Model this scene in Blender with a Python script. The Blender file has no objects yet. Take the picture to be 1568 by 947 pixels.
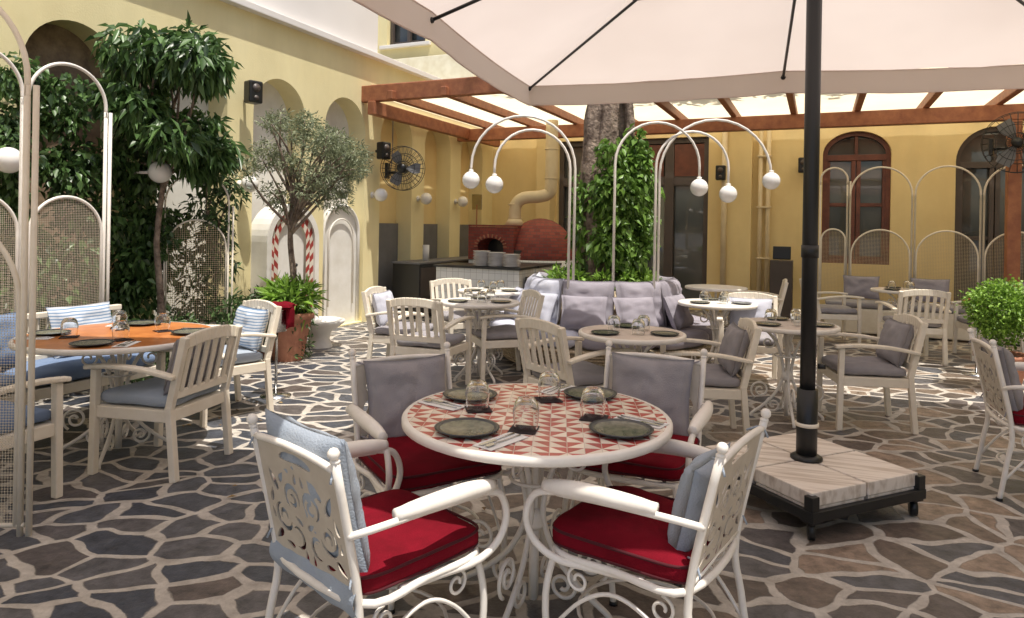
import bpy, bmesh, math, random
import numpy as np
from mathutils import Vector, Matrix, noise
from mathutils.geometry import tessellate_polygon
random.seed(7)
R=math.radians; pi=math.pi
scene=bpy.context.scene
col=scene.collection
# ------------------------------------------------------------ materials
MATS={}
def nt(name):
    m=bpy.data.materials.new(name); m.use_nodes=True
    t=m.node_tree; b=t.nodes['Principled BSDF']; MATS[name]=m
    return m,t,b
def N(t,ty,**k):
    n=t.nodes.new(ty)
    for a,v in k.items(): setattr(n,a,v)
    return n
def mk(name,c1,c2=None,scale=4,rough=.6,bump=0,bscale=30,metal=0,island=0,spec=None,trans=0,detail=2,stain=0):
    m,t,b=nt(name)
    b.inputs['Roughness'].default_value=rough; b.inputs['Metallic'].default_value=metal
    if spec is not None: b.inputs['Specular IOR Level'].default_value=spec
    if c2 is None: c2=tuple(x*.85 for x in c1)
    cr=N(t,'ShaderNodeValToRGB')
    cr.color_ramp.elements[0].color=(*c2,1); cr.color_ramp.elements[1].color=(*c1,1)
    out=cr.outputs['Color']
    if island:
        g=N(t,'ShaderNodeNewGeometry'); t.links.new(g.outputs['Random Per Island'],cr.inputs['Fac'])
        cr.color_ramp.elements[0].color=tuple(x*(1-island*.7) for x in c2)+(1,); cr.color_ramp.elements[1].color=tuple(x*(1+island*.7) for x in c1)+(1,)
    else:
        tc=N(t,'ShaderNodeTexCoord')
        nz=N(t,'ShaderNodeTexNoise'); nz.inputs['Scale'].default_value=scale; nz.inputs['Detail'].default_value=detail
        nz.inputs['Roughness'].default_value=.65
        t.links.new(tc.outputs['Object'],nz.inputs['Vector'])
        cr.color_ramp.elements[0].position=.33; cr.color_ramp.elements[1].position=.67
        t.links.new(nz.outputs['Fac'],cr.inputs['Fac'])
    if stain:
        mp=N(t,'ShaderNodeMapping'); mp.inputs['Scale'].default_value=(3,3,.6); t.links.new(tc.outputs['Object'],mp.inputs[0])
        n4=N(t,'ShaderNodeTexNoise'); n4.inputs['Scale'].default_value=1.2; n4.inputs['Detail'].default_value=4; t.links.new(mp.outputs[0],n4.inputs[0])
        m4=N(t,'ShaderNodeMapRange'); m4.inputs['From Min'].default_value=.35; m4.inputs['From Max'].default_value=.6; m4.inputs['To Min'].default_value=1-stain; m4.inputs['To Max'].default_value=1
        t.links.new(n4.outputs[0],m4.inputs[0]); h4=N(t,'ShaderNodeHueSaturation'); t.links.new(m4.outputs[0],h4.inputs['Value']); t.links.new(out,h4.inputs['Color']); out=h4.outputs[0]
    t.links.new(out,b.inputs['Base Color'])
    if bump:
        n2=N(t,'ShaderNodeTexNoise'); n2.inputs['Scale'].default_value=bscale; n2.inputs['Detail'].default_value=2
        t.links.new(tc.outputs['Object'],n2.inputs['Vector'])
        bp=N(t,'ShaderNodeBump'); bp.inputs['Strength'].default_value=bump; bp.inputs['Distance'].default_value=.02
        t.links.new(n2.outputs['Fac'],bp.inputs['Height']); t.links.new(bp.outputs['Normal'],b.inputs['Normal'])
    if trans:
        tr=N(t,'ShaderNodeBsdfTranslucent'); mx=N(t,'ShaderNodeMixShader'); mx.inputs['Fac'].default_value=trans
        t.links.new(out,tr.inputs['Color'])
        o=t.nodes['Material Output']
        t.links.new(b.outputs['BSDF'],mx.inputs[1]); t.links.new(tr.outputs['BSDF'],mx.inputs[2]); t.links.new(mx.outputs['Shader'],o.inputs['Surface'])
    return m
mk('yellow_plaster',(.88,.78,.46),(.83,.72,.40),scale=1.2,rough=.9,bump=.12,bscale=60,stain=.06,detail=4)
mk('ochre_plaster',(.84,.67,.34),(.78,.60,.29),scale=1.2,rough=.9,bump=.12,bscale=60,stain=.06,detail=4)
mk('cream_plaster',(.82,.79,.77),(.76,.73,.71),scale=.8,rough=.9)
mk('white_plaster',(.86,.84,.80),(.74,.71,.65),scale=3,rough=.85,detail=5)
mk('brown_stone',(.42,.30,.19),(.17,.11,.08),scale=5,rough=.9,bump=.6,bscale=12,detail=5)
mk('grey_panel',(.18,.18,.19),rough=.5)
mk('pale_roof',(.86,.82,.68),(.74,.68,.52),rough=.9)
mk('pergola_wood',(.40,.155,.07),(.26,.09,.045),scale=9,rough=.55,detail=4)
mk('window_wood',(.18,.06,.035),(.11,.035,.022),scale=6,rough=.45)
mk('dark_frame',(.09,.07,.06),rough=.45)
mk('glass_dark',(.15,.15,.14),(.05,.058,.06),scale=.9,rough=.03,spec=1)  # base colour lightened to stand in for reflected light
mk('canvas',(.83,.73,.68),(.79,.69,.64),scale=1.2,rough=.9,bump=.12,bscale=160,trans=.49)
mk('awning',(.95,.87,.66),(.90,.81,.60),scale=1.5,rough=.9,trans=.78)
mk('black_metal',(.012,.013,.014),rough=.38)
mk('cream_paint',(.87,.80,.68),(.79,.71,.58),scale=8,rough=.5,detail=4)
mk('white_paint',(.87,.83,.77),(.78,.73,.66),scale=9,rough=.4,detail=4)
mk('beige_metal',(.60,.54,.45),(.51,.45,.37),scale=9,rough=.45,detail=4)
mk('red_fabric',(.19,.006,.016),(.14,.005,.012),scale=9,rough=.95,bump=.25,bscale=300,spec=.1)
mk('red_piping',(.07,.005,.010),rough=.9)
mk('grey_fabric',(.37,.35,.365),(.30,.285,.30),scale=6,rough=.95,bump=.3,bscale=220,spec=.1)
mk('blue_grey_fabric',(.38,.43,.50),(.31,.36,.43),scale=5,rough=.9,bump=.25,bscale=150,spec=.2)
mk('blue_fabric',(.20,.27,.41),(.14,.20,.32),scale=4,rough=.95,bump=.2,bscale=200)
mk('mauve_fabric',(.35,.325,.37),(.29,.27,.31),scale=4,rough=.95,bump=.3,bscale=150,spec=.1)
mk('lilac_and_sunlit_mauve',(.56,.57,.65),(.49,.50,.59),scale=4,rough=.95)  # lilac pillows; on the sofa, mauve fabric with sunlight put into its colour
mk('wicker',(.60,.49,.34),(.32,.24,.15),scale=40,rough=.7,bump=.5,bscale=80)
mk('terracotta',(.52,.24,.145),(.38,.16,.10),scale=7,rough=.85,bump=.2,detail=4)
mk('soil',(.05,.035,.025),rough=1)
mk('bark',(.40,.31,.24),(.09,.06,.045),scale=9,rough=.95,bump=1,bscale=25,detail=5)
mk('leaf_dark',(.10,.18,.055),(.045,.10,.032),rough=.36,island=.6,trans=.28)
mk('leaf_olive',(.30,.33,.20),(.16,.20,.11),rough=.5,island=.5,trans=.28)
mk('leaf_ivy',(.17,.30,.055),(.08,.17,.032),rough=.4,island=.5,trans=.3)
mk('leaf_bright',(.26,.43,.065),(.14,.28,.04),rough=.5,island=.5,trans=.3)
mk('leaf_shrub',(.08,.14,.045),(.04,.075,.025),rough=.5,island=.6,trans=.2)
mk('pipe_cream',(.78,.65,.42),(.70,.57,.35),rough=.5)
mk('white_ceramic',(.85,.84,.82),rough=.2)
mk('globe_glass',(.90,.88,.85),rough=.25)
mk('paper',(.84,.83,.81),rough=.8)
mk('plate_green',(.10,.105,.08),(.21,.205,.15),scale=30,rough=.22)
mk('plate_rim',(.025,.03,.035),rough=.3)
mk('dark_napkin',(.03,.018,.02),rough=.9)
mk('cutlery_steel',(.6,.6,.6),rough=.2,metal=1)
mk('slab_stone',(.74,.65,.57),(.60,.51,.44),scale=6,rough=.7,bump=.1,detail=5)
mk('tile_red',(.38,.05,.04),rough=.4)
mk('tile_white',(.76,.70,.6),rough=.4)
mk('orange_wood',(.62,.24,.07),(.47,.16,.045),scale=10,rough=.3)
mk('shelf_dark',(.035,.035,.035),rough=.4)
mk('copper_bucket',(.65,.64,.62),rough=.25,metal=1)
mk('dry_leaf',(.30,.20,.08),(.14,.08,.035),rough=.8,island=.4)
m,t,b=nt('weathered_planks'); tc=N(t,'ShaderNodeTexCoord'); mp=N(t,'ShaderNodeMapping'); mp.inputs['Rotation'].default_value=(0,0,R(-42)); mp.inputs['Scale'].default_value=(2,26,8)
t.links.new(tc.outputs['Object'],mp.inputs[0]); nz=N(t,'ShaderNodeTexNoise'); nz.inputs['Scale'].default_value=1.4; nz.inputs['Detail'].default_value=5; t.links.new(mp.outputs[0],nz.inputs[0])
cr=N(t,'ShaderNodeValToRGB'); cr.color_ramp.elements[0].color=(.50,.41,.33,1); cr.color_ramp.elements[1].color=(.80,.72,.64,1); cr.color_ramp.elements[0].position=.28; cr.color_ramp.elements[1].position=.55
t.links.new(nz.outputs[0],cr.inputs[0]); t.links.new(cr.outputs[0],b.inputs['Base Color']); b.inputs['Roughness'].default_value=.8
bp=N(t,'ShaderNodeBump'); bp.inputs['Strength'].default_value=.4; bp.inputs['Distance'].default_value=.01; t.links.new(nz.outputs[0],bp.inputs['Height']); t.links.new(bp.outputs[0],b.inputs['Normal'])
m,t,b=nt('striped_fabric'); tc=N(t,'ShaderNodeTexCoord'); w=N(t,'ShaderNodeTexWave'); w.inputs['Scale'].default_value=14; w.bands_direction='Z'
t.links.new(tc.outputs['Object'],w.inputs['Vector']); cr=N(t,'ShaderNodeValToRGB'); cr.color_ramp.elements[0].color=(.6,.64,.7,1); cr.color_ramp.elements[1].color=(.2,.3,.46,1)
cr.color_ramp.elements[0].position=.6; cr.color_ramp.elements[1].position=.7
t.links.new(w.outputs['Fac'],cr.inputs['Fac']); t.links.new(cr.outputs['Color'],b.inputs['Base Color']); b.inputs['Roughness'].default_value=.95
m,t,b=nt('clear_glass'); b.inputs['Transmission Weight'].default_value=1; b.inputs['Roughness'].default_value=.02; b.inputs['IOR'].default_value=1.45; b.inputs['Base Color'].default_value=(.97,.98,.98,1)
def mth(t,op,a,b_=None,c=None):
    n=N(t,'ShaderNodeMath',operation=op)
    for i,x in enumerate((a,b_,c)):
        if x is None: continue
        if isinstance(x,(int,float)): n.inputs[i].default_value=x
        else: t.links.new(x,n.inputs[i])
    return n.outputs[0]
def perforated(name,colr,pitch):
    m,t,b=nt(name); b.inputs['Base Color'].default_value=(*colr,1); b.inputs['Roughness'].default_value=.5
    tc=N(t,'ShaderNodeTexCoord'); s=N(t,'ShaderNodeSeparateXYZ'); t.links.new(tc.outputs['Object'],s.inputs[0])
    K=pi/pitch
    p=mth(t,'MULTIPLY',mth(t,'SINE',mth(t,'MULTIPLY',s.outputs[0],K)),mth(t,'SINE',mth(t,'MULTIPLY',s.outputs[2],K)))
    h=mth(t,'GREATER_THAN',p,.17); h2=mth(t,'LESS_THAN',p,-.17); hole=mth(t,'ADD',h,h2)
    tr=N(t,'ShaderNodeBsdfTransparent'); mx=N(t,'ShaderNodeMixShader'); t.links.new(hole,mx.inputs['Fac'])
    t.links.new(b.outputs[0],mx.inputs[1]); t.links.new(tr.outputs[0],mx.inputs[2]); t.links.new(mx.outputs[0],t.nodes['Material Output'].inputs[0])
perforated('perforated_sheet',(.62,.54,.42),.013)
perforated('perforated_sheet_far',(.55,.44,.28),.02)
m,t,b=nt('triangle_tiles'); tc=N(t,'ShaderNodeTexCoord'); s=N(t,'ShaderNodeSeparateXYZ')
mp=N(t,'ShaderNodeMapping'); mp.inputs['Rotation'].default_value=(0,0,R(12)); mp.inputs['Scale'].default_value=(17,17,17)
t.links.new(tc.outputs['Object'],mp.inputs[0]); t.links.new(mp.outputs[0],s.inputs[0])
fx=mth(t,'FRACT',s.outputs[0]); fy=mth(t,'FRACT',s.outputs[1]); ix=mth(t,'FLOOR',s.outputs[0]); iy=mth(t,'FLOOR',s.outputs[1])
cb=N(t,'ShaderNodeCombineXYZ'); t.links.new(ix,cb.inputs[0]); t.links.new(iy,cb.inputs[1])
wn=N(t,'ShaderNodeTexWhiteNoise'); t.links.new(cb.outputs[0],wn.inputs['Vector'])
flip=mth(t,'GREATER_THAN',wn.outputs['Value'],.55)
fx2=mth(t,'ABSOLUTE',mth(t,'SUBTRACT',fx,flip))
tri=mth(t,'GREATER_THAN',mth(t,'ADD',fx2,fy),1.0)
e1=mth(t,'LESS_THAN',mth(t,'MINIMUM',mth(t,'MINIMUM',fx,fy),mth(t,'MINIMUM',mth(t,'SUBTRACT',1,fx),mth(t,'SUBTRACT',1,fy))),.02)
mx=N(t,'ShaderNodeMix',data_type='RGBA'); t.links.new(tri,mx.inputs[0]); mx.inputs[6].default_value=(.80,.70,.60,1); mx.inputs[7].default_value=(.44,.085,.075,1)
mx2=N(t,'ShaderNodeMix',data_type='RGBA'); t.links.new(e1,mx2.inputs[0]); t.links.new(mx.outputs[2],mx2.inputs[6]); mx2.inputs[7].default_value=(.6,.5,.43,1)
hs=N(t,'ShaderNodeHueSaturation'); mr=N(t,'ShaderNodeMapRange'); mr.inputs['To Min'].default_value=.85; mr.inputs['To Max'].default_value=1.15
t.links.new(wn.outputs['Color'],mr.inputs[0]); t.links.new(mr.outputs[0],hs.inputs['Value']); t.links.new(mx2.outputs[2],hs.inputs['Color'])
t.links.new(hs.outputs[0],b.inputs['Base Color']); b.inputs['Roughness'].default_value=.25
m,t,b=nt('counter_tile'); tc=N(t,'ShaderNodeTexCoord'); s=N(t,'ShaderNodeSeparateXYZ'); t.links.new(tc.outputs['Object'],s.inputs[0])
cb=N(t,'ShaderNodeCombineXYZ'); t.links.new(mth(t,'ADD',s.outputs[0],s.outputs[1]),cb.inputs[0]); t.links.new(s.outputs[2],cb.inputs[1])
bt=N(t,'ShaderNodeTexBrick'); bt.offset=0; bt.inputs['Scale'].default_value=1; bt.inputs['Brick Width'].default_value=.1; bt.inputs['Row Height'].default_value=.1; bt.inputs['Mortar Size'].default_value=.003
bt.inputs['Color1'].default_value=(.84,.84,.81,1); bt.inputs['Color2'].default_value=(.74,.75,.72,1); bt.inputs['Mortar'].default_value=(.5,.49,.47,1)
t.links.new(cb.outputs[0],bt.inputs[0]); t.links.new(bt.outputs['Color'],b.inputs['Base Color']); b.inputs['Roughness'].default_value=.2
for nm,dome in (('oven_brick',0),('red_brick',1)):
    m,t,b=nt(nm); tc=N(t,'ShaderNodeTexCoord'); s=N(t,'ShaderNodeSeparateXYZ'); t.links.new(tc.outputs['Object'],s.inputs[0])
    cb=N(t,'ShaderNodeCombineXYZ')
    if dome: t.links.new(mth(t,'MULTIPLY',mth(t,'ARCTAN2',s.outputs[1],mth(t,'SUBTRACT',s.outputs[0],.1)),.5),cb.inputs[0])
    else: t.links.new(mth(t,'ADD',s.outputs[0],s.outputs[1]),cb.inputs[0])
    t.links.new(s.outputs[2],cb.inputs[1])
    bt=N(t,'ShaderNodeTexBrick'); bt.inputs['Scale'].default_value=1; bt.inputs['Brick Width'].default_value=.11; bt.inputs['Row Height'].default_value=.05; bt.inputs['Mortar Size'].default_value=.004
    bt.inputs['Color1'].default_value=(.34,.07,.045,1); bt.inputs['Color2'].default_value=(.21,.035,.028,1); bt.inputs['Mortar'].default_value=(.14,.07,.055,1)
    t.links.new(cb.outputs[0],bt.inputs[0]); t.links.new(bt.outputs['Color'],b.inputs['Base Color']); b.inputs['Roughness'].default_value=.7
# flagstone
m,t,b=nt('flagstone'); g=N(t,'ShaderNodeNewGeometry')
n1=N(t,'ShaderNodeTexNoise'); n1.inputs['Scale'].default_value=1.9; n1.inputs['Detail'].default_value=2; t.links.new(g.outputs['Position'],n1.inputs[0])
va=N(t,'ShaderNodeVectorMath',operation='MULTIPLY_ADD'); va.inputs[1].default_value=(.34,.34,0); t.links.new(n1.outputs['Color'],va.inputs[0]); t.links.new(g.outputs['Position'],va.inputs[2])
mp=N(t,'ShaderNodeMapping'); mp.inputs['Scale'].default_value=(3.6,4.8,0); mp.inputs['Rotation'].default_value=(0,0,.5); t.links.new(va.outputs[0],mp.inputs[0])
ve=N(t,'ShaderNodeTexVoronoi',feature='DISTANCE_TO_EDGE',voronoi_dimensions='2D'); ve.inputs['Scale'].default_value=1; t.links.new(mp.outputs[0],ve.inputs[0])
vc=N(t,'ShaderNodeTexVoronoi',feature='F1',voronoi_dimensions='2D'); vc.inputs['Scale'].default_value=1; t.links.new(mp.outputs[0],vc.inputs[0])
n3=N(t,'ShaderNodeTexNoise'); n3.inputs['Scale'].default_value=11; n3.inputs['Detail'].default_value=6; n3.inputs['Roughness'].default_value=.72; t.links.new(g.outputs['Position'],n3.inputs[0])
n5=N(t,'ShaderNodeTexNoise'); n5.inputs['Scale'].default_value=3.3; n5.inputs['Detail'].default_value=1; t.links.new(g.outputs['Position'],n5.inputs[0])
edge=mth(t,'ADD',mth(t,'ADD',ve.outputs['Distance'],mth(t,'MULTIPLY',mth(t,'SUBTRACT',n3.outputs[0],.5),.14)),mth(t,'MULTIPLY',mth(t,'SUBTRACT',n5.outputs[0],.5),.12))
msk=N(t,'ShaderNodeMapRange'); msk.inputs['From Min'].default_value=.075; msk.inputs['From Max'].default_value=.1; t.links.new(edge,msk.inputs[0])
sc=N(t,'ShaderNodeSeparateColor'); t.links.new(vc.outputs['Color'],sc.inputs[0])
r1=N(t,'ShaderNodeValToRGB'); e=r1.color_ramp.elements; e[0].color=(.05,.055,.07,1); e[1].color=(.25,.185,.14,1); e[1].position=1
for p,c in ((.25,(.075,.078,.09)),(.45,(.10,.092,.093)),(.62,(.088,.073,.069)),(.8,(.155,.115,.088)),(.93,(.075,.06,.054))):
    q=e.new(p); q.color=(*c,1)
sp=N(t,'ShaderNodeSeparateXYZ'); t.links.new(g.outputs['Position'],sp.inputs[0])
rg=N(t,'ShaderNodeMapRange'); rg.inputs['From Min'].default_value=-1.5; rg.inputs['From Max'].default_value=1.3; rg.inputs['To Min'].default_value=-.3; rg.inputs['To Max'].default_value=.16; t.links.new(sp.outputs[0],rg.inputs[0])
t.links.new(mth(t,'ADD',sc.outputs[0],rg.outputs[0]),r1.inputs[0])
hs=N(t,'ShaderNodeHueSaturation'); mr=N(t,'ShaderNodeMapRange'); mr.inputs['From Min'].default_value=.3; mr.inputs['From Max'].default_value=.7; mr.inputs['To Min'].default_value=.45; mr.inputs['To Max'].default_value=1.8
t.links.new(n3.outputs[0],mr.inputs[0]); t.links.new(mr.outputs[0],hs.inputs['Value']); t.links.new(r1.outputs[0],hs.inputs['Color'])
mo=N(t,'ShaderNodeValToRGB'); mo.color_ramp.elements[0].color=(.33,.295,.255,1); mo.color_ramp.elements[1].color=(.60,.55,.485,1); mo.color_ramp.elements[0].position=.3; mo.color_ramp.elements[1].position=.65
t.links.new(n3.outputs[0],mo.inputs[0])
mx=N(t,'ShaderNodeMix',data_type='RGBA'); t.links.new(msk.outputs[0],mx.inputs[0]); t.links.new(mo.outputs[0],mx.inputs[6]); t.links.new(hs.outputs[0],mx.inputs[7])
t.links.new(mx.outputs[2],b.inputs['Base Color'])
rr=N(t,'ShaderNodeMapRange'); rr.inputs['To Min'].default_value=.9; rr.inputs['To Max'].default_value=.42; t.links.new(msk.outputs[0],rr.inputs[0]); t.links.new(rr.outputs[0],b.inputs['Roughness'])
bp=N(t,'ShaderNodeBump'); bp.inputs['Strength'].default_value=.6; bp.inputs['Distance'].default_value=.015
t.links.new(mth(t,'ADD',msk.outputs[0],mth(t,'MULTIPLY',n3.outputs[0],1.0)),bp.inputs['Height']); t.links.new(bp.outputs[0],b.inputs['Normal'])

# ------------------------------------------------------------ mesh builder
class MB:
    def __init__(s): s.v=[];s.f=[];s.m=[];s.sm=[];s.mats=[]
    def add(s,vs,fs,mat,smooth=False,M=None):
        if mat not in s.mats: s.mats.append(mat)
        k=s.mats.index(mat); o=len(s.v)
        for p in vs:
            p=Vector(p)
            s.v.append(tuple(M@p) if M else tuple(p))
        for f in fs:
            s.f.append([i+o for i in f]); s.m.append(k); s.sm.append(smooth)
    def mesh(s,name):
        me=bpy.data.meshes.new(name); me.from_pydata(s.v,[],s.f)
        for q in s.mats: me.materials.append(MATS[q])
        me.polygons.foreach_set('material_index',s.m); me.polygons.foreach_set('use_smooth',s.sm); me.update(); return me
def inst(name,me,loc=(0,0,0),rz=0,parent=None,sc=1):
    o=bpy.data.objects.new(name,me); col.objects.link(o); o.location=loc; o.rotation_euler=(0,0,rz); o.scale=(sc,sc,sc)
    if parent: o.parent=parent
    return o
def empty(name,loc=(0,0,0),rz=0):
    o=bpy.data.objects.new(name,None); col.objects.link(o); o.location=loc; o.rotation_euler=(0,0,rz); o.empty_display_size=.1; return o
def box(mb,c,s,mat,bev=.006,M=None):
    bm=bmesh.new(); bmesh.ops.create_cube(bm,size=1)
    for v in bm.verts: v.co=Vector((v.co.x*s[0],v.co.y*s[1],v.co.z*s[2]))
    if bev>0: bmesh.ops.bevel(bm,geom=list(bm.edges),offset=min(bev,min(s)*.4),segments=2,affect='EDGES',profile=.5)
    bm.verts.ensure_lookup_table(); bm.verts.index_update()
    T=Matrix.Translation(c)
    if M is not None: T=T@M.to_4x4()
    mb.add([T@v.co for v in bm.verts],[[v.index for v in f.verts] for f in bm.faces],mat); bm.free()
def beam(mb,p1,p2,w,h,mat,bev=.006):
    p1=Vector(p1);p2=Vector(p2);d=p2-p1;L=d.length;d.normalize()
    up=Vector((0,0,1)) if abs(d.z)<.9 else Vector((1,0,0))
    x=d.cross(up).normalized(); z=x.cross(d)
    M=Matrix((x,d,z)).transposed()
    box(mb,(p1+p2)/2,(w,L,h),mat,bev,M)
def sm(pts,n=6,closed=False):
    P=[Vector(p) for p in pts]; out=[]
    k=len(P); rng=range(k if closed else k-1)
    for i in rng:
        g=lambda j:P[j%k] if closed else P[max(0,min(k-1,j))]
        a,b_,c,d=g(i-1),g(i),g(i+1),g(i+2)
        for j in range(n):
            u=j/n; out.append(.5*((2*b_)+(c-a)*u+(2*a-5*b_+4*c-d)*u*u+(3*b_-a-3*c+d)*u**3))
    if not closed: out.append(P[-1])
    return out
def tube(mb,pts,r,mat,seg=8,closed=False,caps=True,fn=None):
    P=[Vector(p) for p in pts]; n=len(P)
    rs=r if isinstance(r,(list,tuple)) else [r]*n
    vs=[];fs=[]; prev=None
    for i in range(n):
        if closed: d=P[(i+1)%n]-P[i-1]
        else: d=P[min(n-1,i+1)]-P[max(0,i-1)]
        if d.length<1e-9: d=Vector((0,0,1))
        d.normalize()
        if prev is None:
            a=Vector((0,0,1)) if abs(d.z)<.9 else Vector((1,0,0)); x=d.cross(a).normalized()
        else:
            x=prev-d*prev.dot(d)
            if x.length<1e-6: x=d.orthogonal()
            x.normalize()
        prev=x; y=d.cross(x)
        for j in range(seg):
            a=2*pi*j/seg; rr=rs[i]*(fn(i,a,P[i]) if fn else 1)
            vs.append(P[i]+(x*math.cos(a)+y*math.sin(a))*rr)
    for i in range(n if closed else n-1):
        for j in range(seg):
            a=i*seg+j; b_=i*seg+(j+1)%seg; c=((i+1)%n)*seg+(j+1)%seg; d=((i+1)%n)*seg+j
            fs.append((a,b_,c,d))
    if not closed and caps: fs.append(tuple(range(seg))[::-1]); fs.append(tuple((n-1)*seg+j for j in range(seg)))
    mb.add(vs,fs,mat,True)
def lathe(mb,prof,c,mat,seg=32,M=None,closeprof=False):
    c=Vector(c); vs=[];fs=[];n=len(prof)
    for r,z in prof:
        for j in range(seg):
            a=2*pi*j/seg; p=Vector((r*math.cos(a),r*math.sin(a),z))
            vs.append(c+(M@p if M is not None else p))
    for i in range(n-1):
        for j in range(seg): fs.append((i*seg+j,i*seg+(j+1)%seg,(i+1)*seg+(j+1)%seg,(i+1)*seg+j))
    if prof[0][0]>1e-4 and not closeprof: fs.append(tuple(range(seg))[::-1])
    if prof[-1][0]>1e-4 and not closeprof: fs.append(tuple((n-1)*seg+j for j in range(seg)))
    mb.add(vs,fs,mat,True)
def ball(mb,c,r,mat,seg=20,sq=1):
    n=seg//2
    lathe(mb,[(max(1e-5,r*math.sin(pi*i/n)),-r*sq*math.cos(pi*i/n)) for i in range(n+1)],c,mat,seg)
def cushion(mb,c,s,mat,M=None,e1=.45,e2=.28,lat=14,lon=36,wob=0):
    vs=[];fs=[]; c=Vector(c)
    sp=lambda x,e: math.copysign(abs(x)**e,x)
    for i in range(lat+1):
        p=-pi/2+pi*i/lat
        for j in range(lon):
            a=2*pi*j/lon
            q=Vector((s[0]/2*sp(math.cos(p),e1)*sp(math.cos(a),e2),s[1]/2*sp(math.cos(p),e1)*sp(math.sin(a),e2),s[2]/2*sp(math.sin(p),e1)))
            if wob: q.z+=wob*noise.noise(Vector((q.x*7+c.x,q.y*7+c.y,c.z)))
            vs.append(c+(M@q if M is not None else q))
    for i in range(lat):
        for j in range(lon): fs.append((i*lon+j,i*lon+(j+1)%lon,(i+1)*lon+(j+1)%lon,(i+1)*lon+j))
    mb.add(vs,fs,mat,True)
def pillow(mb,c,w,h,t,mat,M,n=18,seed=0,back=1.0):
    vs=[];fs=[];c=Vector(c)
    for side in (1,-1):
        for i in range(n+1):
            for j in range(n+1):
                s_=-1+2*i/n; q=-1+2*j/n
                th=t/2*(max(0,1-s_**4)**.5)*(max(0,1-q**4)**.5)
                th*=1+.3*noise.noise(Vector((s_*2.2+seed,q*2.2,side*3)))+.14*noise.noise(Vector((s_*6+seed,q*6,side*3)))
                if side>0: th*=back
                x=w/2*s_*(1-.07*(1-q*q)); z=h/2*q*(1-.07*(1-s_*s_))
                vs.append(c+M@Vector((x,side*(th+.002),z)))
        o=len(vs)-(n+1)**2
        for i in range(n):
            for j in range(n):
                a=o+i*(n+1)+j; fs.append((a,a+1,a+n+2,a+n+1))
    b_=[i*(n+1) for i in range(n+1)]+[n*(n+1)+j for j in range(1,n+1)]+[i*(n+1)+n for i in range(n-1,-1,-1)]+[j for j in range(n-1,0,-1)]
    O=(n+1)**2
    for k in range(len(b_)):
        a=b_[k];d=b_[(k+1)%len(b_)]; fs.append((a,d,d+O,a+O))
    mb.add(vs,fs,mat,True)
def plate(mb,outer,holes,mp,depth,mat):
    polys=[[Vector((a,b_,0)) for a,b_ in outer]]+[[Vector((a,b_,0)) for a,b_ in h] for h in holes]
    tris=tessellate_polygon(polys)
    flat=[p for q in polys for p in q]; n=len(flat)
    vs=[mp(p.x,p.y,0) for p in flat]+[mp(p.x,p.y,depth) for p in flat]
    fs=[tuple(tt) for tt in tris]+[tuple(i+n for i in tt[::-1]) for tt in tris]
    o=0
    for q in polys:
        k=len(q)
        for i in range(k): fs.append((o+i,o+(i+1)%k,n+o+(i+1)%k,n+o+i))
        o+=k
    mb.add(vs,fs,mat)
def arch_poly(c,hw,z0,ztop,n=20,flat=1.0):
    sp=ztop-hw*flat
    return [(c-hw,z0)]+[(c-hw*math.cos(pi*i/n),sp+hw*flat*math.sin(pi*i/n)) for i in range(n+1)]+[(c+hw,z0)]
def rz(a): return Matrix.Rotation(a,3,'Z')
def spiral(c,r0,r1,a0,turns,n=26,ax=(Vector((1,0,0)),Vector((0,0,1)))):
    c=Vector(c); return [c+(ax[0]*math.cos(a0+turns*2*pi*i/n)+ax[1]*math.sin(a0+turns*2*pi*i/n))*(r0+(r1-r0)*i/n) for i in range(n+1)]
def leaves(name,clumps,n,L,W,mat,droop=.2,seed=1,parent=None,shell=.5,fold=.25,loc=(0,0,0),flat=0):
    rng=np.random.default_rng(seed); C=np.array(clumps,float)
    wt=C[:,3]*C[:,4]*C[:,5]; wt=wt**.8; wt/=wt.sum()
    k=rng.choice(len(C),n,p=wt)
    d=rng.normal(size=(n,3)); d/=np.linalg.norm(d,axis=1)[:,None]
    rad=shell+(1-shell)*rng.random(n)**.7; rad*=1+.12*rng.normal(size=n)
    P=C[k,:3]+d*C[k,3:6]*rad[:,None]
    ax=d*.6+rng.normal(size=(n,3))*.7+np.array([0,0,-droop*2])
    if flat: ax[:,2]*=.1
    ax/=np.linalg.norm(ax,axis=1)[:,None]
    up=rng.normal(size=(n,3))*(.1 if flat else .6)+np.array([0,0,1.]); sd=np.cross(ax,up); sd/=np.linalg.norm(sd,axis=1)[:,None]
    nn=np.cross(sd,ax)
    l=(L*(.6+.8*rng.random(n)))[:,None]; w=(W*(.7+.6*rng.random(n)))[:,None]
    V=np.empty((n,4,3)); V[:,0]=P; V[:,1]=P+ax*l*.45+sd*w*.5+nn*w*fold; V[:,2]=P+ax*l+np.array([0,0,-.15])*l; V[:,3]=P+ax*l*.45-sd*w*.5+nn*w*fold
    V=V.reshape(-1,3)
    if parent is None: V[:,2]=np.maximum(V[:,2],.01-loc[2])
    F=np.arange(n)[:,None]*4+np.array([[0,1,2,0,2,3]]); F=F.reshape(-1)
    me=bpy.data.meshes.new(name); me.vertices.add(len(V)); me.vertices.foreach_set('co',V.ravel())
    me.loops.add(len(F)); me.loops.foreach_set('vertex_index',F); nf=len(F)//3
    me.polygons.add(nf); me.polygons.foreach_set('loop_start',np.arange(nf)*3); me.update(calc_edges=True); me.validate()
    me.materials.append(MATS[mat])
    return inst(name,me,loc,0,parent)
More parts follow.
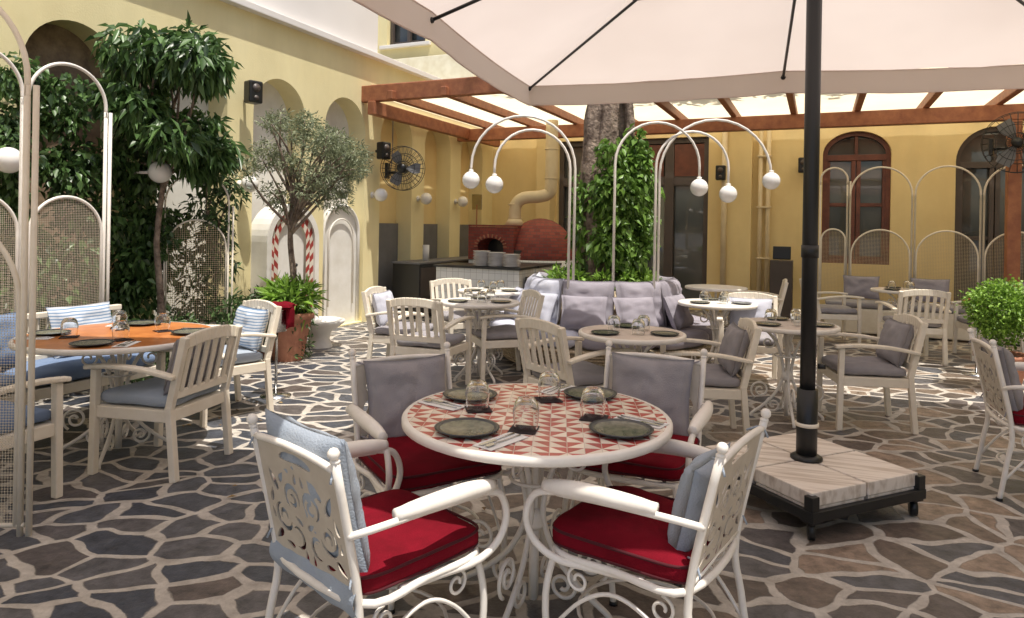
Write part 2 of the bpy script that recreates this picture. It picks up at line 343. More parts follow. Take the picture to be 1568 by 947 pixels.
def subclumps(c,r,k,sr,seed=0,hollow=.35):
    rd=random.Random(seed); out=[]
    for i in range(k):
        while 1:
            p=[rd.uniform(-1,1) for _ in range(3)]; q=sum(x*x for x in p)**.5
            if hollow<q<1: break
        s_=sr*rd.uniform(.6,1.35)
        out.append((c[0]+p[0]*r[0],c[1]+p[1]*r[1],c[2]+p[2]*r[2],s_,s_,s_*.75))
    return out
def tree(name,base,trunkpts,trad,clumps,n,L,W,mat,droop,seed,bark='bark',tw=.007):
    e=empty(name,base); mb=MB()
    tp=sm(trunkpts,5); k=len(tp)
    tube(mb,tp,[trad*(1-.55*i/(k-1)) for i in range(k)],bark,9,fn=lambda i,a,p:1+.18*noise.noise(Vector((a*2,p.z*5,seed))))
    rd=random.Random(seed)
    for c in clumps:
        q=Vector(c[:3]); st=tp[int(k*rd.uniform(.7,1))-1]
        mid=st.lerp(q,.5)+Vector((rd.uniform(-.08,.08),rd.uniform(-.08,.08),rd.uniform(-.02,.12)))
        pp=sm([st,mid,q],4); tube(mb,pp,[trad*.4*(1-.8*i/(len(pp)-1))+tw*.4 for i in range(len(pp))],bark,5)
    inst('trunk_and_branches',mb.mesh(name+'_wood'),(0,0,0),0,e)
    leaves('crown',clumps,n,L,W,mat,droop,seed,e)
    return e
# ------------------------------------------------------------ world / sun / camera
sd=Vector((.50,-.62,2.6)).normalized()
w=bpy.data.worlds.new('World'); scene.world=w; w.use_nodes=True
sk=w.node_tree.nodes.new('ShaderNodeTexSky'); sk.sky_type='NISHITA'; sk.sun_disc=False
sk.sun_elevation=math.asin(sd.z); sk.sun_rotation=math.atan2(sd.x,sd.y); sk.dust_density=3
bg=w.node_tree.nodes['Background']; bg.inputs[1].default_value=.15; w.node_tree.links.new(sk.outputs[0],bg.inputs[0])
sl=bpy.data.lights.new('sun','SUN'); sl.energy=5; sl.angle=R(.5); sl.color=(1,.95,.86)
so=bpy.data.objects.new('sun',sl); col.objects.link(so); so.rotation_euler=(-sd).to_track_quat('-Z','Y').to_euler(); so.location=(0,0,20)
cam=bpy.data.cameras.new('camera'); co=bpy.data.objects.new('camera',cam); col.objects.link(co); scene.camera=co
co.location=(0,0,1.5); co.rotation_euler=(Matrix.Rotation(R(90),3,'X')@Matrix.Rotation(R(1),3,'Z')).to_euler()
cam.lens=24.2; cam.sensor_width=36; cam.shift_y=-.0816; cam.clip_end=500; cam.clip_start=.05
scene.view_settings.view_transform='Standard'; scene.view_settings.look='None'; scene.view_settings.exposure=0
# ------------------------------------------------------------ ground
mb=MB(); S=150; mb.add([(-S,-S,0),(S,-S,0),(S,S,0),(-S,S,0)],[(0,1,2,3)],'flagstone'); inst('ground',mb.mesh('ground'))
leaves('fallen_leaves',[(-2.6,5.6,.012,1.3,1.4,.001),(-.5,4.2,.012,2.2,1.5,.001),(1.5,6.5,.012,2.5,1.5,.001)],150,.045,.022,'dry_leaf',0,77,shell=.0,flat=1)
# ------------------------------------------------------------ building (frame rotated -24 deg)
TH=R(-24); c24,s24=math.cos(R(24)),math.sin(R(24))
def BF(x,y,z=0): return Vector((x*c24+y*s24,-x*s24+y*c24,z))
bld=empty('courtyard_building',(0,0,0),TH)
XL=-6.25; YB=13.0
arcs=[2.81+1.32*i for i in range(8)]
mb=MB()
lm=lambda s_,z,d:(XL-d,s_,z)
plate(mb,[(-6,0),(YB,0),(YB,4),(-6,4)],[arch_poly(a,.46,.02,3.3) for a in arcs],lm,.35,'yellow_plaster')
for a,mt in zip(arcs,['brown_stone','brown_stone','white_plaster','white_plaster','white_plaster','ochre_plaster','ochre_plaster','ochre_plaster']):
    mb.add([(XL-.3,a-.47,0),(XL-.3,a+.47,0),(XL-.3,a+.47,3.32),(XL-.3,a-.47,3.32)],[(0,1,2,3)],mt)
for a in arcs[5:]: box(mb,(XL-.27,a,.75),(.04,.9,1.5),'grey_panel',0)
box(mb,(XL+.02,3.5,4.04),(.16,19,.09),'cream_plaster',.01)
tube(mb,sm([(XL+.02,9.25,3.2),(XL+.02,9.25,2.6),(XL+.02,9.2,2.3)],3),.008,'grey_panel',6)
inst('left_wall',mb.mesh('left_wall'),(0,0,0),0,bld)
mb=MB(); box(mb,(XL-.25,1.45,6.6),(.4,14.9,5.0),'cream_plaster',0); inst('upper_left_wall',mb.mesh('ulw'),(0,0,0),0,bld)
mb=MB(); box(mb,(XL-2.7,11,4.02),(4.7,4,.12),'pale_roof',.01)
box(mb,(-9.5,12.6,4.6),(6,.12,.9),'pale_roof',.01); inst('side_roof',mb.mesh('side_roof'),(0,0,0),0,bld)
bm_=lambda s_,z,d:(s_,YB+d,z)
mb=MB()
W1=(.57,.52,.95,3.2); W2=(2.55,.55,.05,3.2)
holes=[arch_poly(W1[0],W1[1],W1[2],W1[3],flat=.75),arch_poly(W2[0],W2[1],W2[2],W2[3]),[(-4.8,.02),(-4.8,3.2),(-1.86,3.2),(-1.86,.02)]]
plate(mb,[(-12,0),(9,0),(9,4.2),(-12,4.2)],holes,bm_,.35,'ochre_plaster')
plate(mb,[(-12,4.2),(9,4.2),(9,9.5),(-12,9.5)],[[(-8.95,5.5),(-8.95,7.3),(-7.95,7.3),(-7.95,5.5)]],bm_,.35,'yellow_plaster')
mb.add([(-12,YB+.36,0),(9,YB+.36,0),(9,YB+.36,9.5),(-12,YB+.36,9.5)],[(0,1,2,3)],'shelf_dark')
box(mb,(-8.45,YB-.02,5.45),(1.3,.14,.08),'cream_plaster',.01)
box(mb,(-1.3,YB-.09,1.8),(.42,.18,3.6),'ochre_plaster',.01)
box(mb,(3.55,YB-.09,1.8),(.5,.18,3.6),'ochre_plaster',.01)
box(mb,(-5.0,YB-.15,1.8),(.3,.3,3.6),'ochre_plaster',.01)
for x in (-.95,-.82): tube(mb,[(x,YB-.1,0),(x,YB-.1,3.4)],.04,'pipe_cream',10)
tube(mb,[(-1.55,YB-.22,3.4),(-1.55,YB-.22,.3)],.05,'pipe_cream',10)
box(mb,(-.6,YB-.05,.75),(.3,.1,.4),'grey_panel',.01)
for z in (1.0,1.9,2.8): box(mb,(-.885,YB-.1,z),(.24,.12,.03),'pipe_cream',.004)
inst('back_wall',mb.mesh('back_wall'),(0,0,0),0,bld)
mb=MB(); box(mb,(9.2,3.5,4.7),(.4,19,9.5),'yellow_plaster',0); inst('right_wall',mb.mesh('right_wall'),(0,0,0),0,bld)
mb=MB()
def win(c,hw,z0,zt,flat,mat):
    mb.add([(c-hw,YB+.22,z0),(c+hw,YB+.22,z0),(c+hw,YB+.22,zt),(c-hw,YB+.22,zt)],[(0,1,2,3)],'glass_dark')
    p=arch_poly(c,hw,z0,zt,flat=flat); inner=arch_poly(c,hw-.07,z0+.07,zt-.07,flat=flat)
    plate(mb,p,[inner],lambda a,b_,d:(a,YB+.1+d,b_),.09,mat)
    sp=zt-hw*flat-.05
    for q in (-.04,.04): box(mb,(c+q,YB+.15,(z0+sp)/2),(.065,.07,sp-z0),mat,.004)
    for q in (-1,1):
        box(mb,(c+q*(hw-.09),YB+.155,(z0+sp)/2),(.06,.06,sp-z0),mat,.004)
        for zz in (z0+.1,(z0+sp)/2+.1): box(mb,(c+q*hw/2,YB+.16,zz),(hw-.1,.05,.06),mat,.004)
    box(mb,(c,YB+.145,sp),(2*hw-.1,.09,.1),mat,.004)
    box(mb,(c,YB+.16,sp+.22),(.05,.05,.4),mat,.004)
win(W1[0],W1[1],W1[2],W1[3],.75,'window_wood'); win(W2[0],W2[1],W2[2],W2[3],1,'dark_frame')
mb.add([(-4.8,YB+.2,0),(-1.86,YB+.2,0),(-1.86,YB+.2,3.2),(-4.8,YB+.2,3.2)],[(0,1,2,3)],'glass_dark')
for x in (-4.75,-4.25,-3.75,-3.33,-2.63,-2.55,-1.91): box(mb,(x,YB+.13,1.6),(.09,.08,3.2),'dark_frame',.004)
for z in (.1,2.35,2.43,3.15): box(mb,(-3.33,YB+.14,z),(2.94,.07,.1),'dark_frame',.004)
for x in (-3.0,-2.2): box(mb,(x,YB+.12,2.78),(.6,.04,.6),'window_wood',.004)
mb.add([(-8.95,YB+.25,5.5),(-7.95,YB+.25,5.5),(-7.95,YB+.25,7.3),(-8.95,YB+.25,7.3)],[(0,1,2,3)],'glass_dark')
for x in (-8.9,-8.45,-8.0): box(mb,(x,YB+.15,6.4),(.08,.08,1.8),'dark_frame',.004)
for z in (5.55,6.3): box(mb,(-8.45,YB+.16,z),(1,.07,.08),'dark_frame',.004)
inst('windows',mb.mesh('windows'),(0,0,0),0,bld)
mb=MB(); a=arcs[4]
plate(mb,arch_poly(a+.03,.4,.02,1.75),[],lambda s_,z,d:(XL-.1-d,s_,z),.05,'white_plaster')
tube(mb,[(XL-.07,s_,z) for s_,z in arch_poly(a+.03,.4,.02,1.75)],.025,'white_plaster',6)
tube(mb,[(XL-.07,s_,z) for s_,z in arch_poly(a+.03,.28,.3,1.55)],.012,'white_paint',6)
inst('arched_door',mb.mesh('arched_door'),(0,0,0),0,bld)
# ------------------------------------------------------------ mosaic niche
mb=MB(); a=6.78; X0=XL+.22
def nich(s_,z,d): return (X0-d,s_,z)
plate(mb,arch_poly(a,.47,0,1.72),[arch_poly(a,.39,.02,1.635)],lambda s,z,d:(X0+.03-d,s,z),.3,'white_plaster')
plate(mb,arch_poly(a,.25,.0,1.5),[],lambda s,z,d:(X0-.04-d,s,z),.05,'white_plaster')
ball(mb,(X0-.03,a+.1,.95),.025,'black_metal',10)
def resample(poly,n):
    P=[Vector((x,y,0)) for x,y in poly]; L=[0]
    for i in range(1,len(P)): L.append(L[-1]+(P[i]-P[i-1]).length)
    out=[]
    for k in range(n+1):
        q=L[-1]*k/n; i=1
        while i<len(P)-1 and L[i]<q: i+=1
        u=(q-L[i-1])/(L[i]-L[i-1]); p=P[i-1].lerp(P[i],u); out.append((p.x,p.y))
    return out
n=44; A=resample(arch_poly(a,.39,.02,1.64),n); B=resample(arch_poly(a,.32,.02,1.57),n); C=resample(arch_poly(a,.25,.02,1.5),n)
for i in range(n):
    for k,(P,Q) in enumerate(((A,B),(B,C))):
        mb.add([nich(*P[i],0),nich(*P[i+1],0),nich(*Q[i+1],0),nich(*Q[i],0)],[(0,1,2,3)],'tile_red' if (i+k)%2 else 'tile_white')
inst('mosaic_niche',mb.mesh('mosaic_niche'),(0,0,0),TH)
# ------------------------------------------------------------ pergola
mb=MB()
def bbox(x,y,z,sx,sy,sz,mt,bev=.012): box(mb,(x,y,z),(sx,sy,sz),mt,bev)
bbox(-.8,8.5,3.42,11.3,.12,.24,'pergola_wood'); bbox(-.8,8.72,3.55,11.3,.1,.1,'pergola_wood')
bbox(-.8,11.5,3.18,10.9,.16,.22,'pergola_wood')
k=-5
while -2.15+.885*k<5.2:
    x=-2.15+.885*k
    if x>XL+.1: bbox(x,10.65,3.36,.09,4.6,.13,'pergola_wood')
    k+=1
bbox(-6.05,10.6,3.2,.12,4.4,.2,'pergola_wood')
for x in (2.45,4.9): bbox(x,11.5,1.54,.16,.16,3.06,'pergola_wood')
for x in (4.9,): bbox(x,8.55,1.65,.16,.16,3.28,'pergola_wood')
nx,ny=40,8; vs=[];fs=[]
for i in range(nx+1):
    for j in range(ny+1):
        x=-6.2+11.4*i/nx; y=8.75+4.2*j/ny; vs.append((x,y,3.47-.035*abs(math.sin((x+2.15)/.885*pi))))
for i in range(nx):
    for j in range(ny): q=i*(ny+1)+j; fs.append((q,q+1,q+ny+2,q+ny+1))
mb.add(vs,fs,'awning',True)
inst('wooden_pergola',mb.mesh('pergola'),(0,0,0),TH)
# ------------------------------------------------------------ umbrella
def umbrella(loc,rot,half,zv,name,base=True):
    mb=MB(); ze=zv+.2; zp=zv+1.0
    P=[(-half,-half),(0,-half),(half,-half),(half,0),(half,half),(0,half),(-half,half),(-half,0)]
    for k in range(8):
        a=Vector((*P[k],ze)); b_=Vector((*P[(k+1)%8],ze)); top=Vector((0,0,zp)); m_=14; vs=[];fs=[]
        ca=1 if k%2==0 else 0
        def edge(v):
            e=a.lerp(b_,v); e.z-=.025*math.sin(pi*v)+.03*(1-v if ca else v); return e
        for i in range(m_+1):
            for j in range(m_+1):
                u=i/m_; v=j/m_; p=edge(v).lerp(top,u)
                p.z-=.07*math.sin(pi*v)*math.sin(pi*u)+.012*math.sin(pi*v)*(1-u)*noise.noise(Vector((p.x*3,p.y*3,k))); vs.append(p)
        for i in range(m_):
            for j in range(m_): q=i*(m_+1)+j; fs.append((q,q+1,q+m_+2,q+m_+1))
        mb.add(vs,fs,'canvas',True)
        vs=[];fs=[]
        for j in range(m_+1):
            v=j/m_; e=edge(v); lo=e.copy(); lo.z-=.19+.012*noise.noise(Vector((v*4,k,0)))
            o=Vector((e.x,e.y,0)).normalized(); w_=min(1,v*5,(1-v)*5)
            mdl=(e+lo)/2+o*w_*(.01+.02*noise.noise(Vector((v*7,k*3,1))))
            lo+=o*w_*(.018+.035*noise.noise(Vector((v*6,k*3,2)))); vs+=[e,mdl,lo]
        for j in range(m_):
            for i in (0,1): fs.append((3*j+i,3*j+i+1,3*j+i+4,3*j+i+3))
        mb.add(vs,fs,'canvas',True)
        tube(mb,vs[2::3],.006,'canvas',5); tube(mb,[q-Vector((0,0,.004)) for q in vs[0::3]],.005,'canvas',5)
        tube(mb,[a-Vector((0,0,.06)),Vector((0,0,zp-.08))],.012,'black_metal',6)
        ball(mb,a-Vector((0,0,.06)),.022,'black_metal',8)
        mid=a.lerp(top,.5)-Vector((0,0,.055)); tube(mb,[mid,Vector((0,0,zv+.25))],.009,'black_metal',6)
    tube(mb,[(0,0,.12),(0,0,zp)],.041,'black_metal',18)
    tube(mb,[(0,0,zv+.2),(0,0,zv+.32)],.06,'black_metal',14)
    if base:
        tube(mb,[(0,0,.2),(0,0,.62)],.055,'black_metal',18); tube(mb,[(0,0,.415),(0,0,.435)],.062,'cream_paint',18)
        tube(mb,[(.05,0,.75),(.09,0,.75)],.015,'black_metal',8); lathe(mb,[(.085,.232),(.085,.245),(.06,.26)],(0,0,0),'black_metal',20)
        tube(mb,[(0,0,1.35),(0,0,1.42)],.046,'black_metal',18)
        M=rz(R(42))
        def bb(x,y,z,sx,sy,sz,mt,bev): box(mb,M@Vector((x,y,z)),(sx,sy,sz),mt,bev,M)
        for i in (-1,1):
            for j in (-1,1):
                bb(i*.196,j*.196,.197,.378,.378,.07,'weathered_planks',.005); bb(i*.197,j*.197,.143,.366,.366,.032,'weathered_planks',.004)
                c=M@Vector((i*.37,j*.37,.045)); tube(mb,[c+Vector((-.016,0,0)),c+Vector((.016,0,0))],.042,'black_metal',12)
                bb(i*.37,j*.37,.095,.07,.07,.02,'black_metal',.003)
                bb(i*.385,j*.385,.17,.05,.05,.10,'black_metal',.003)
        for q in (-1,1): bb(q*.4,0,.125,.03,.82,.05,'black_metal',.003); bb(0,q*.4,.125,.82,.03,.05,'black_metal',.003)
        bb(0,0,.108,.78,.78,.015,'black_metal',.002)
    else:
        box(mb,(0,0,.1),(.8,.8,.16),'slab_stone',.02)
    return inst(name,mb.mesh(name),loc,rot)
umbrella((1.66,3.83,0),R(-17.5),2.32,2.70,'unseen_shade_umbrella')
umbrella((-2.5,1.55,0),0,2.2,3.02,'unseen_shade_umbrella')  # umbrella out of view, added to cast shade over the left foreground
# ------------------------------------------------------------ wooden chair (faces +X)
def wood_chair(pil=None,seat='grey_fabric'):
    mb=MB(); w='cream_paint'
    for s_ in (-1,1):
        beam(mb,(.25,s_*.265,0),(.24,s_*.265,.62),.045,.04,w)
        beam(mb,(-.29,s_*.25,0),(-.25,s_*.25,.43),.045,.04,w); beam(mb,(-.25,s_*.25,.41),(-.345,s_*.25,.83),.04,.042,w)
        P=sm([(-.30,s_*.275,.60),(-.1,s_*.285,.635),(.12,s_*.285,.645),(.29,s_*.28,.63)],4)
        for a,b_ in zip(P[:-1],P[1:]): beam(mb,a-(b_-a)*.06,b_+(b_-a)*.06,.058,.026,w,.008)
        beam(mb,(-.25,s_*.25,.37),(.25,s_*.26,.37),.025,.07,w)
    beam(mb,(.24,-.26,.37),(.24,.26,.37),.025,.07,w); beam(mb,(-.25,-.25,.37),(-.25,.25,.37),.025,.07,w)
    box(mb,(0,0,.395),(.48,.5,.02),w)
    P=sm([(-.33,-.25,.79),(-.345,-.12,.815),(-.35,0,.82),(-.345,.12,.815),(-.33,.25,.79)],3)
    for a,b_ in zip(P[:-1],P[1:]): beam(mb,a,b_+(b_-a)*.1,.026,.075,w,.008)
    beam(mb,(-.268,-.25,.49),(-.268,.25,.49),.024,.05,w)
    for i in range(6):
        y=-.19+.076*i; P=sm([(-.27,y,.49),(-.30,y,.62),(-.342,y,.80)],2)
        for a,b_ in zip(P[:-1],P[1:]): beam(mb,a,b_,.036,.014,w,.003)
    cushion(mb,(.005,0,.445),(.50,.50,.085),seat,e1=.5,e2=.22,wob=.012,lat=16,lon=56)
    if pil:
        M=Matrix.Rotation(R(90),3,'Z')@Matrix.Rotation(R(-15),3,'X')
        pillow(mb,(-.225,0.01,.645),.42,.34,.13,pil,M,seed=3)
    return mb.mesh('wood_chair')
WC=wood_chair(); WCG=wood_chair('grey_fabric'); WCS=wood_chair('striped_fabric','blue_grey_fabric'); WCB=wood_chair('lilac_and_sunlit_mauve'); WCBL=wood_chair('blue_fabric','blue_fabric')
WCA=wood_chair('grey_fabric','blue_grey_fabric')
def tear(cx,cz,l,w,a,n=12):
    out=[]
    for i in range(n):
        t_=2*pi*i/n; x=l*math.cos(t_); y=w*math.sin(t_)*math.sin(t_/2)
        out.append((cx+x*math.cos(a)-y*math.sin(a),cz+x*math.sin(a)+y*math.cos(a)))
    return out
def cresc(cx,cz,r,w,a0,a1,n=9):
    o=[];i_=[]
    for k in range(n+1):
        u=k/n; a=a0+(a1-a0)*u; th=w*math.sin(pi*u)**.7*.5+.0012
        o.append((cx+(r+th)*math.cos(a),cz+(r+th)*math.sin(a))); i_.append((cx+(r-th)*math.cos(a),cz+(r-th)*math.sin(a)))
    return o+i_[::-1]
def metal_chair(pil,pw=.42,ph=.40,pz=.66,px=.052,cloth=False):
    mb=MB(); w='beige_metal'; W='white_paint'
    top=lambda y:.845-.25*y*y
    xz=lambda z:-.245-(z-.42)*.21
    for s_ in (-1,1):
        tube(mb,sm([(-.30,s_*.25,0),(-.265,s_*.245,.22),(xz(.42),s_*.24,.42),(xz(.86),s_*.245,.86)],4),.014,W,8)
        ball(mb,(xz(.885),s_*.245,.885),.019,W,10); ball(mb,(xz(.86),s_*.245,.862),.016,W,10,.6)
        tube(mb,sm([(.24,s_*.23,.42),(.27,s_*.25,.25),(.25,s_*.25,0)],5),.013,W,8)
        for xx in (-.30,.25): tube(mb,[(xx,s_*.25,0),(xx,s_*.25,.015)],.018,'black_metal',8)
        tube(mb,sm([(xz(.63),s_*.245,.63),(-.22,s_*.30,.655),(0,s_*.31,.655),(.2,s_*.30,.64)],5),.012,W,8)
        P=sm([(-.16,s_*.30,.672),(0,s_*.312,.675),(.14,s_*.306,.668),(.25,s_*.30,.655)],5); k=len(P)
        tube(mb,P,[.030*math.sin(pi*min(max(i/(k-1),.06),.94))**.22 for i in range(k)],W,12)
        tube(mb,sm([(.2,s_*.30,.645),(.29,s_*.30,.615),(.325,s_*.30,.53),(.29,s_*.295,.45),(.20,s_*.28,.405),(.05,s_*.26,.405),(-.1,s_*.25,.41)],6),.013,W,8)
        tube(mb,sm([(-.275,s_*.247,.12),(-.15,s_*.25,.27),(0,s_*.25,.33),(.13,s_*.25,.27),(.26,s_*.25,.12)],6),.0075,W,6)
        for xx,a0 in ((-.16,pi/2),(.14,pi/2)): tube(mb,spiral((xx,s_*.25,.34),.045,.012,a0,1.3*(1 if xx<0 else -1)),.006,W,6)
    tube(mb,[(.245*math.cos(a),.235*math.sin(a),.16) for a in [2*pi*i/28 for i in range(28)]],.007,W,6,closed=True)
    tube(mb,sm([(.25,-.22,.415),(.25,.22,.415),(.0,.26,.415),(-.24,.235,.415),(-.24,-.235,.415),(0,-.26,.415)],5,True),.013,W,8,closed=True)
    for i in range(5): tube(mb,[(-.24,-.18+.09*i,.415),(.25,-.18+.09*i,.415)],.008,W,6)
    cushion(mb,(.01,0,.462),(.53,.52,.09),'red_fabric',e1=.42,e2=.26,wob=.016,lat=20,lon=72)
    for zz in (.44,.487):
        pr=[]
        for j in range(40):
            a=2*pi*j/40; sp=lambda x,e: math.copysign(abs(x)**e,x)
            pr.append((.01+.2635*sp(math.cos(a),.28),.2585*sp(math.sin(a),.28),zz))
        tube(mb,pr,.005,'red_piping',6,closed=True)
    n=16; ys=[-.235+.47*i/n for i in range(n+1)]
    outer=[(-.235,.44)]+[(.235,.44)]+[(y,top(y)) for y in ys[::-1]]
    holes=[[(.095*math.copysign(abs(math.cos(a))**.5,math.cos(a)),.795+.016*math.sin(a)+.012*(1-abs(math.cos(a)))) for a in [2*pi*i/20+.01 for i in range(20)]]]
    for s_ in (-1,1):
        f=lambda hl:[(s_*a,b_) for a,b_ in hl]
        for h in (cresc(.055,.66,.042,.018,R(-60),R(200)),cresc(.055,.655,.018,.014,R(60),R(330)),
                  cresc(.13,.58,.045,.018,R(-170),R(80)),cresc(.13,.58,.02,.014,R(-40),R(200)),
                  cresc(.06,.525,.035,.015,R(60),R(290)),tear(.165,.70,.042,.022,R(60)),tear(.11,.72,.026,.015,R(130)),
                  tear(.19,.64,.03,.015,R(110)),tear(.035,.59,.024,.013,R(30)),tear(.185,.50,.035,.018,R(-40)),tear(.12,.485,.026,.013,R(10)),tear(.02,.735,.02,.012,R(100)),tear(.2,.575,.02,.011,R(80)),tear(.022,.475,.02,.011,R(90))):
            holes.append(f(h))
    plate(mb,outer,holes,lambda y,z,d:(xz(z)-.003+d,y,z),.006,w)
    tube(mb,[(xz(top(y)),y,top(y)) for y in ys],.012,W,8); tube(mb,[(xz(.44),-.24,.44),(xz(.44),.24,.44)],.009,W,8)
    if pil:
        M=Matrix.Rotation(R(90),3,'Z')@Matrix.Rotation(R(-12.5),3,'X')
        pillow(mb,(xz(pz)+px,0,pz),pw,ph,.13,pil,M,seed=1,back=.7,n=22)
        for zz in (.5,.83):
            for s_ in (-1,1): tube(mb,sm([(xz(zz)+.04,s_*.19,zz),(xz(zz),s_*.23,zz+.01),(xz(zz)-.02,s_*.245,zz-.03)],3),.004,pil,5)
    if cloth:
        nj,ni=30,14; vs=[];fs=[]
        for j in range(nj+1):
            y=-.25+.50*j/nj
            for i in range(ni+1):
                z=.475-.12*(i/ni)*(1+.12*noise.noise(Vector((y*8,0,2))))
                dx=.01-.035*math.sin(pi*i/ni*.9)-.008*noise.noise(Vector((y*16,z*10,0)))
                vs.append((xz(z)+dx,y,z))
        for j in range(nj):
            for i in range(ni): q=j*(ni+1)+i; fs.append((q,q+1,q+ni+2,q+ni+1))
        mb.add(vs,fs,pil,True)
    return mb.mesh('metal_chair')
MCG=metal_chair('grey_fabric'); MCB=metal_chair('blue_grey_fabric',.47,.46,.69,.05,True); MCS=metal_chair('blue_grey_fabric',.36,.32,.62,.085)
def chair(me,x,y,fx,fy,name,sc=1): return inst(name,me,(x,y,0),math.atan2(fy,fx),sc=sc)
mn='metal_armchair'; wn_='wooden_armchair'
chair(MCB,-.43,2.31,.68,.73,mn,.97)
chair(MCS,.49,2.40,-.82,.57,mn,.97)
chair(MCG,-.36,3.08,.50,-.86,mn)
chair(MCG,.60,3.22,-.42,-.9,mn)
chair(MCG,3.14,4.0,.93,-.36,mn)
for me,x,y,fx,fy in ((WCA,-2.13,4.24,-.97,.22),(WCS,-2.25,5.35,-.65,-.76),(WCBL,-2.75,3.55,.35,.93),
    (WCB,-1.05,6.9,.95,-.2),(WC,-.72,6.3,.35,.93),(WC,-.55,7.95,.5,-.85),(WC,-.1,6.8,-.9,-.3),
    (WC,.48,4.95,.8,.55),(WCG,1.38,4.98,-1,.12),(WCG,2.78,5.42,-1,.15),(WCB,2.35,6.75,-.3,-.95),
    (WC,4.75,8.15,.15,.98),(WC,4.35,9.3,.95,-.1),(WCG,5.75,8.3,-.9,.2),(WC,3.3,9.2,-.9,.3)):
    chair(me,x,y,fx,fy,wn_)
def table(D,topmat):
    mb=MB(); r=D/2; n=64
    lathe(mb,[(.001,.72),(r-.012,.72),(r,.726),(r,.748),(r-.006,.754),(r-.022,.755)],(0,0,0),'white_paint',n,closeprof=True)
    vs=[((r-.022)*math.cos(2*pi*i/n),(r-.022)*math.sin(2*pi*i/n),.7545) for i in range(n)]; mb.add(vs,[tuple(range(n))],topmat)
    W='white_paint'
    for k in range(4):
        a=pi/4+k*pi/2+.2; d=Vector((math.cos(a),math.sin(a),0)); q=lambda rr,z:d*rr*(D/1.0)**.5+Vector((0,0,z))
        tube(mb,sm([q(.30,.715),q(.20,.70),q(.10,.60),q(.045,.45),q(.04,.33),q(.10,.20),q(.20,.10),q(.30,.03),q(.31,0)],5),.012,W,8)
        ax=(d,Vector((0,0,1)))
        tube(mb,spiral(q(.235,.215),.075,.015,R(-60),1.6,34,ax),.008,W,6)
        tube(mb,spiral(q(.12,.10),.06,.014,R(60),-1.5,30,ax),.008,W,6)
        tube(mb,spiral(q(.17,.60),.06,.012,R(100),1.3,28,ax),.007,W,6)
    tube(mb,[(0,0,.30),(0,0,.72)],.016,W,10); lathe(mb,[(.03,.30),(.05,.32),(.03,.36),(.02,.38)],(0,0,0),W,14)
    tube(mb,[(.1*math.cos(a),.1*math.sin(a),.5) for a in [2*pi*i/24 for i in range(24)]],.007,W,6,closed=True)
    tube(mb,[(0,0,.30),(0,0,.02)],.02,W,10)
    return mb.mesh('table')
TM=table(1.06,'triangle_tiles'); TS=table(.76,'slab_stone'); TL=table(1.17,'orange_wood'); TW=table(.78,'white_paint')
inst('round_mosaic_table',TM,(.11,2.74,0),R(8))
tabs=[(TS,.87,4.92),(TS,2.22,5.5),(TL,-2.52,4.45),(TW,-.30,6.75),(TW,-.22,7.9),(TS,5.1,8.95),(TW,2.1,7.0),(TW,2.65,8.9)]
for i,(me,x,y) in enumerate(tabs): inst('round_bistro_table',me,(x,y,0),i*.4)
mb=MB(); lathe(mb,[(.001,.0),(.07,.0),(.115,.012),(.118,.016),(.112,.018),(.098,.012)],(0,0,0),'plate_rim',40,closeprof=True)
lathe(mb,[(.098,.0125),(.07,.008),(.001,.008)],(0,0,0),'plate_green',40,closeprof=True); PL=mb.mesh('plate')
mb=MB(); lathe(mb,[(.037,0),(.041,.03),(.043,.055),(.036,.085),(.025,.098),(.001,.1),(.001,.093),(.022,.09),(.032,.08),(.0395,.055),(.0375,.03),(.034,0)],(0,0,0),'clear_glass',28,closeprof=True)
GL=mb.mesh('glass')
mb=MB(); box(mb,(0,0,.002),(.1,.1,.004),'dark_napkin',.001); NP=mb.mesh('napkin')
mb=MB(); box(mb,(0,0,.0015),(.085,.2,.002),'paper',0)
tube(mb,sm([(-.012,-.09,.006),(-.012,.0,.006),(-.012,.05,.009)],3),.0028,'cutlery_steel',6); box(mb,(-.012,.07,.008),(.02,.04,.0025),'cutlery_steel',.001)
tube(mb,[(.016,-.09,.006),(.016,.01,.006)],.003,'cutlery_steel',6); box(mb,(.016,.05,.006),(.016,.08,.002),'cutlery_steel',.001); CU=mb.mesh('cutlery')
rs=random.Random(5)
def setting(tx,ty,ang,r,z=.756,sc=1):
    d=Vector((math.cos(ang),math.sin(ang),0)); s_=Vector((-d.y,d.x,0)); c=Vector((tx,ty,z)); j=lambda k:Vector((rs.uniform(-k,k),rs.uniform(-k,k),0))
    inst('dinner_plate',PL,c+d*r+j(.01),0,sc=sc)
    inst('cutlery_set',CU,c+d*r+s_*.17+j(.012),ang-pi/2+rs.uniform(-.2,.2),sc=sc)
    q=c+d*(r-.17)+s_*.10+j(.02); inst('paper_napkin',NP,q,ang+.6+rs.uniform(-.4,.4),sc=sc); inst('drinking_glass',GL,q+Vector((0,0,.0045))+j(.008),0,sc=1.15*sc)
for a in (225,322,140,50): setting(.11,2.74,R(a),.37)
for x,y,r in ((.87,4.92,.24),(2.22,5.5,.24),(5.1,8.95,.24),(2.1,7.0,.24),(-.3,6.75,.24),(-.22,7.9,.24)):
    for a in (40,160,280): inst('drinking_glass',GL,(x+.13*math.cos(R(a)),y+.13*math.sin(R(a)),.756),0,sc=1.1); inst('dinner_plate',PL,(x+r*math.cos(R(a+50)),y+r*math.sin(R(a+50)),.756),0,sc=.85)
for a in (10,100,190,280): setting(-2.52,4.45,R(a),.42)
